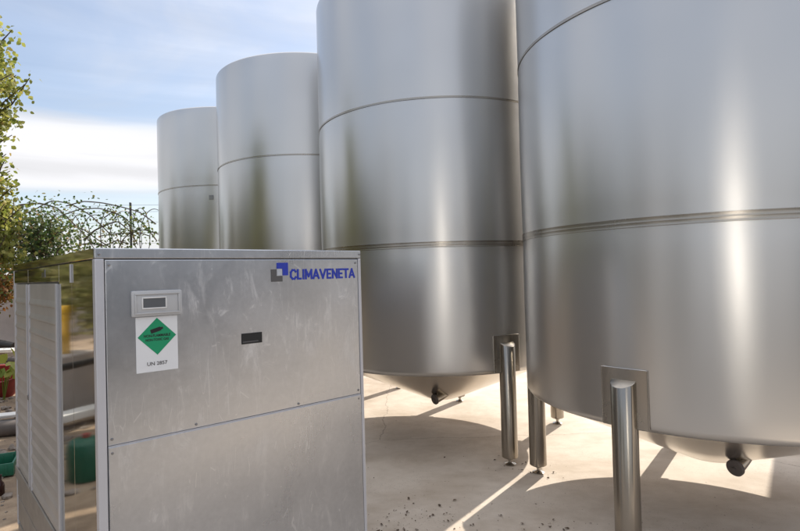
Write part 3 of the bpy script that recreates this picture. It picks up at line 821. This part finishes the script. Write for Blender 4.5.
# ------------------------------------------------------------------ behind the camera, mirrored in the steel: added reflector, grey shed
kk = empty('added_reflector', (.15, -2.75, 0), R(-20), 'added unseen stand whose tilted metal sheet puts bright upright streaks on the tanks', 'reflector_stand')  # added stand, unseen; its tilted sheet reflects sun as flash glints on tanks
box('stand_body', -.34, .34, -.6, 0, 0, 2.7, M['reflector_stand'], kk, .01)
bm = bmesh.new()
glint_sheet = [(-.17, .012, 2.25), (.17, .012, 2.25), (.17, .50, 1.04), (-.17, .50, 1.04)]
front = [bm.verts.new(p) for p in glint_sheet]; back = [bm.verts.new((p[0], .003, p[2])) for p in glint_sheet]
bm.faces.new(front); bm.faces.new(back[::-1])
for i in range(4): bm.faces.new((front[i], front[(i + 1) % 4], back[(i + 1) % 4], back[i]))
mesh_from(bm, 'tilted_reflector', M['glint_sheet'], None, kk)
box('stand_top', -.40, .40, -.66, .05, 2.703, 2.78, M['reflector_stand'], kk, .01)
wh = empty('grey_shed', (7.0, -3, 0), 0, 'long low grey shed mirrored as the dull right side of the tanks', 'shed')
box('shed_wall', 0, 8, -14, 3, 0, 2.25, M['bgrey'], wh, .02)
box('shed_roof', -.3, 8.3, -14.3, 3.3, 2.253, 2.4, M['rail'], wh, .02)
box('door', -.03, -.002, -4, -1, 0, 2.1, M['bdark'], wh, .005)

# ------------------------------------------------------------------ light
SA, SE = 36.5, 42.6
sun = bpy.data.lights.new('sun', 'SUN'); so = bpy.data.objects.new('sun', sun); C.objects.link(so)
sun.energy = 3.9; sun.angle = R(.53); sun.color = (1, .93, .82)
sd = Vector((math.sin(R(SA)) * math.cos(R(SE)), math.cos(R(SA)) * math.cos(R(SE)), math.sin(R(SE))))
so.rotation_euler = (-sd).to_track_quat('-Z', 'Y').to_euler(); so.location = sd * 30

wd_ = bpy.data.worlds.new('World'); bpy.context.scene.world = wd_; wd_.use_nodes = True
nt = wd_.node_tree; bg = nt.nodes['Background']
sky = N(nt, 'ShaderNodeTexSky'); sky.sky_type = 'NISHITA'; sky.sun_disc = False
sky.sun_elevation = R(SE); sky.sun_rotation = R(SA); sky.air_density = 1.0; sky.dust_density = 1.5; sky.ozone_density = 1.0
tc = N(nt, 'ShaderNodeTexCoord'); sx = N(nt, 'ShaderNodeSeparateXYZ'); L(nt, tc.outputs['Generated'], sx.inputs[0])
el = mathn(nt, 'MULTIPLY', mathn(nt, 'ARCSINE', sx.outputs['Z']), 57.2958)
az = mathn(nt, 'MULTIPLY', mathn(nt, 'ARCTAN2', sx.outputs['X'], sx.outputs['Y']), 57.2958)
cv = N(nt, 'ShaderNodeCombineXYZ'); L(nt, mathn(nt, 'MULTIPLY', sx.outputs['X'], 1.6), cv.inputs[0]); L(nt, mathn(nt, 'MULTIPLY', sx.outputs['Y'], 1.6), cv.inputs[1])
L(nt, mathn(nt, 'MULTIPLY', sx.outputs['Z'], 9.0), cv.inputs[2])
n1 = noise(nt, 1.3, cv.outputs[0], 5, .5, .3)
pert = mathn(nt, 'MULTIPLY', mathn(nt, 'SUBTRACT', n1.outputs['Fac'], .5), 3.6)
elp = mathn(nt, 'ADD', el, pert)
band = mathn(nt, 'MULTIPLY', maprange(nt, elp, 6.8, 9.0, 0, 1, True), maprange(nt, elp, 13.6, 15.9, 1, 0, True))
low = maprange(nt, elp, 3.5, 6.2, .85, 0, True)
# soft veil of high cirrus
cv2 = N(nt, 'ShaderNodeMapping'); cv2.inputs['Scale'].default_value = (1.0, 2.2, 3.0); cv2.inputs['Rotation'].default_value = (0, 0, R(35)); L(nt, tc.outputs['Generated'], cv2.inputs['Vector'])
n2 = noise(nt, 1.9, cv2.outputs[0], 6, .55, .5)
veil = maprange(nt, n2.outputs['Fac'], .34, .74, .22, .66, True)
# brighter broken overcast overhead and behind the camera, unseen, added as fill
n3 = noise(nt, 1.5, cv.outputs[0], 5, .55, .2)
zen = mathn(nt, 'MULTIPLY', maprange(nt, el, 32, 52, 0, .9, True), maprange(nt, n3.outputs['Fac'], .3, .6, .6, 1, True))
back = mathn(nt, 'MULTIPLY', maprange(nt, sx.outputs['Y'], .2, -.5, 0, .40, True), maprange(nt, n3.outputs['Fac'], .32, .6, .25, 1, True))
mask = mathn(nt, 'MAXIMUM', mathn(nt, 'MAXIMUM', band, low), mathn(nt, 'MAXIMUM', veil, mathn(nt, 'MAXIMUM', zen, back)), clamp=True)
cv4 = N(nt, 'ShaderNodeCombineXYZ'); L(nt, sx.outputs['X'], cv4.inputs[0]); L(nt, sx.outputs['Y'], cv4.inputs[1]); L(nt, mathn(nt, 'MULTIPLY', sx.outputs['Z'], 13.0), cv4.inputs[2])
n4 = noise(nt, 1.7, cv4.outputs[0], 4, .5, .6)
fold = maprange(nt, mathn(nt, 'ABSOLUTE', mathn(nt, 'SUBTRACT', elp, 10.0)), .1, 1.2, -.7, 0, True)
shade = mathn(nt, 'ADD', maprange(nt, n4.outputs['Fac'], .32, .60, 4.1, 5.5), fold)
shade = mathn(nt, 'ADD', shade, maprange(nt, el, 25, 45, 0, 4.4, True))
cc = N(nt, 'ShaderNodeCombineXYZ')
L(nt, shade, cc.inputs[0]); L(nt, mathn(nt, 'MULTIPLY', shade, 1.0), cc.inputs[1]); L(nt, mathn(nt, 'MULTIPLY', shade, 1.03), cc.inputs[2])
mx = N(nt, 'ShaderNodeMix', data_type='RGBA'); L(nt, mask, mx.inputs[0]); L(nt, sky.outputs[0], mx.inputs[6]); L(nt, cc.outputs[0], mx.inputs[7])
L(nt, mx.outputs[2], bg.inputs['Color']); bg.inputs['Strength'].default_value = .12

sc = bpy.context.scene
sc.render.engine = 'CYCLES'
sc.cycles.use_denoising = True
sc.cycles.max_bounces = 10; sc.cycles.diffuse_bounces = 4; sc.cycles.glossy_bounces = 6
sc.cycles.caustics_reflective = True; sc.cycles.caustics_refractive = False
sc.cycles.sample_clamp_indirect = 6
sc.view_settings.view_transform = 'Standard'; sc.view_settings.look = 'None'
sc.view_settings.exposure = .60; sc.view_settings.gamma = 1; sc.view_settings.use_curve_mapping = False
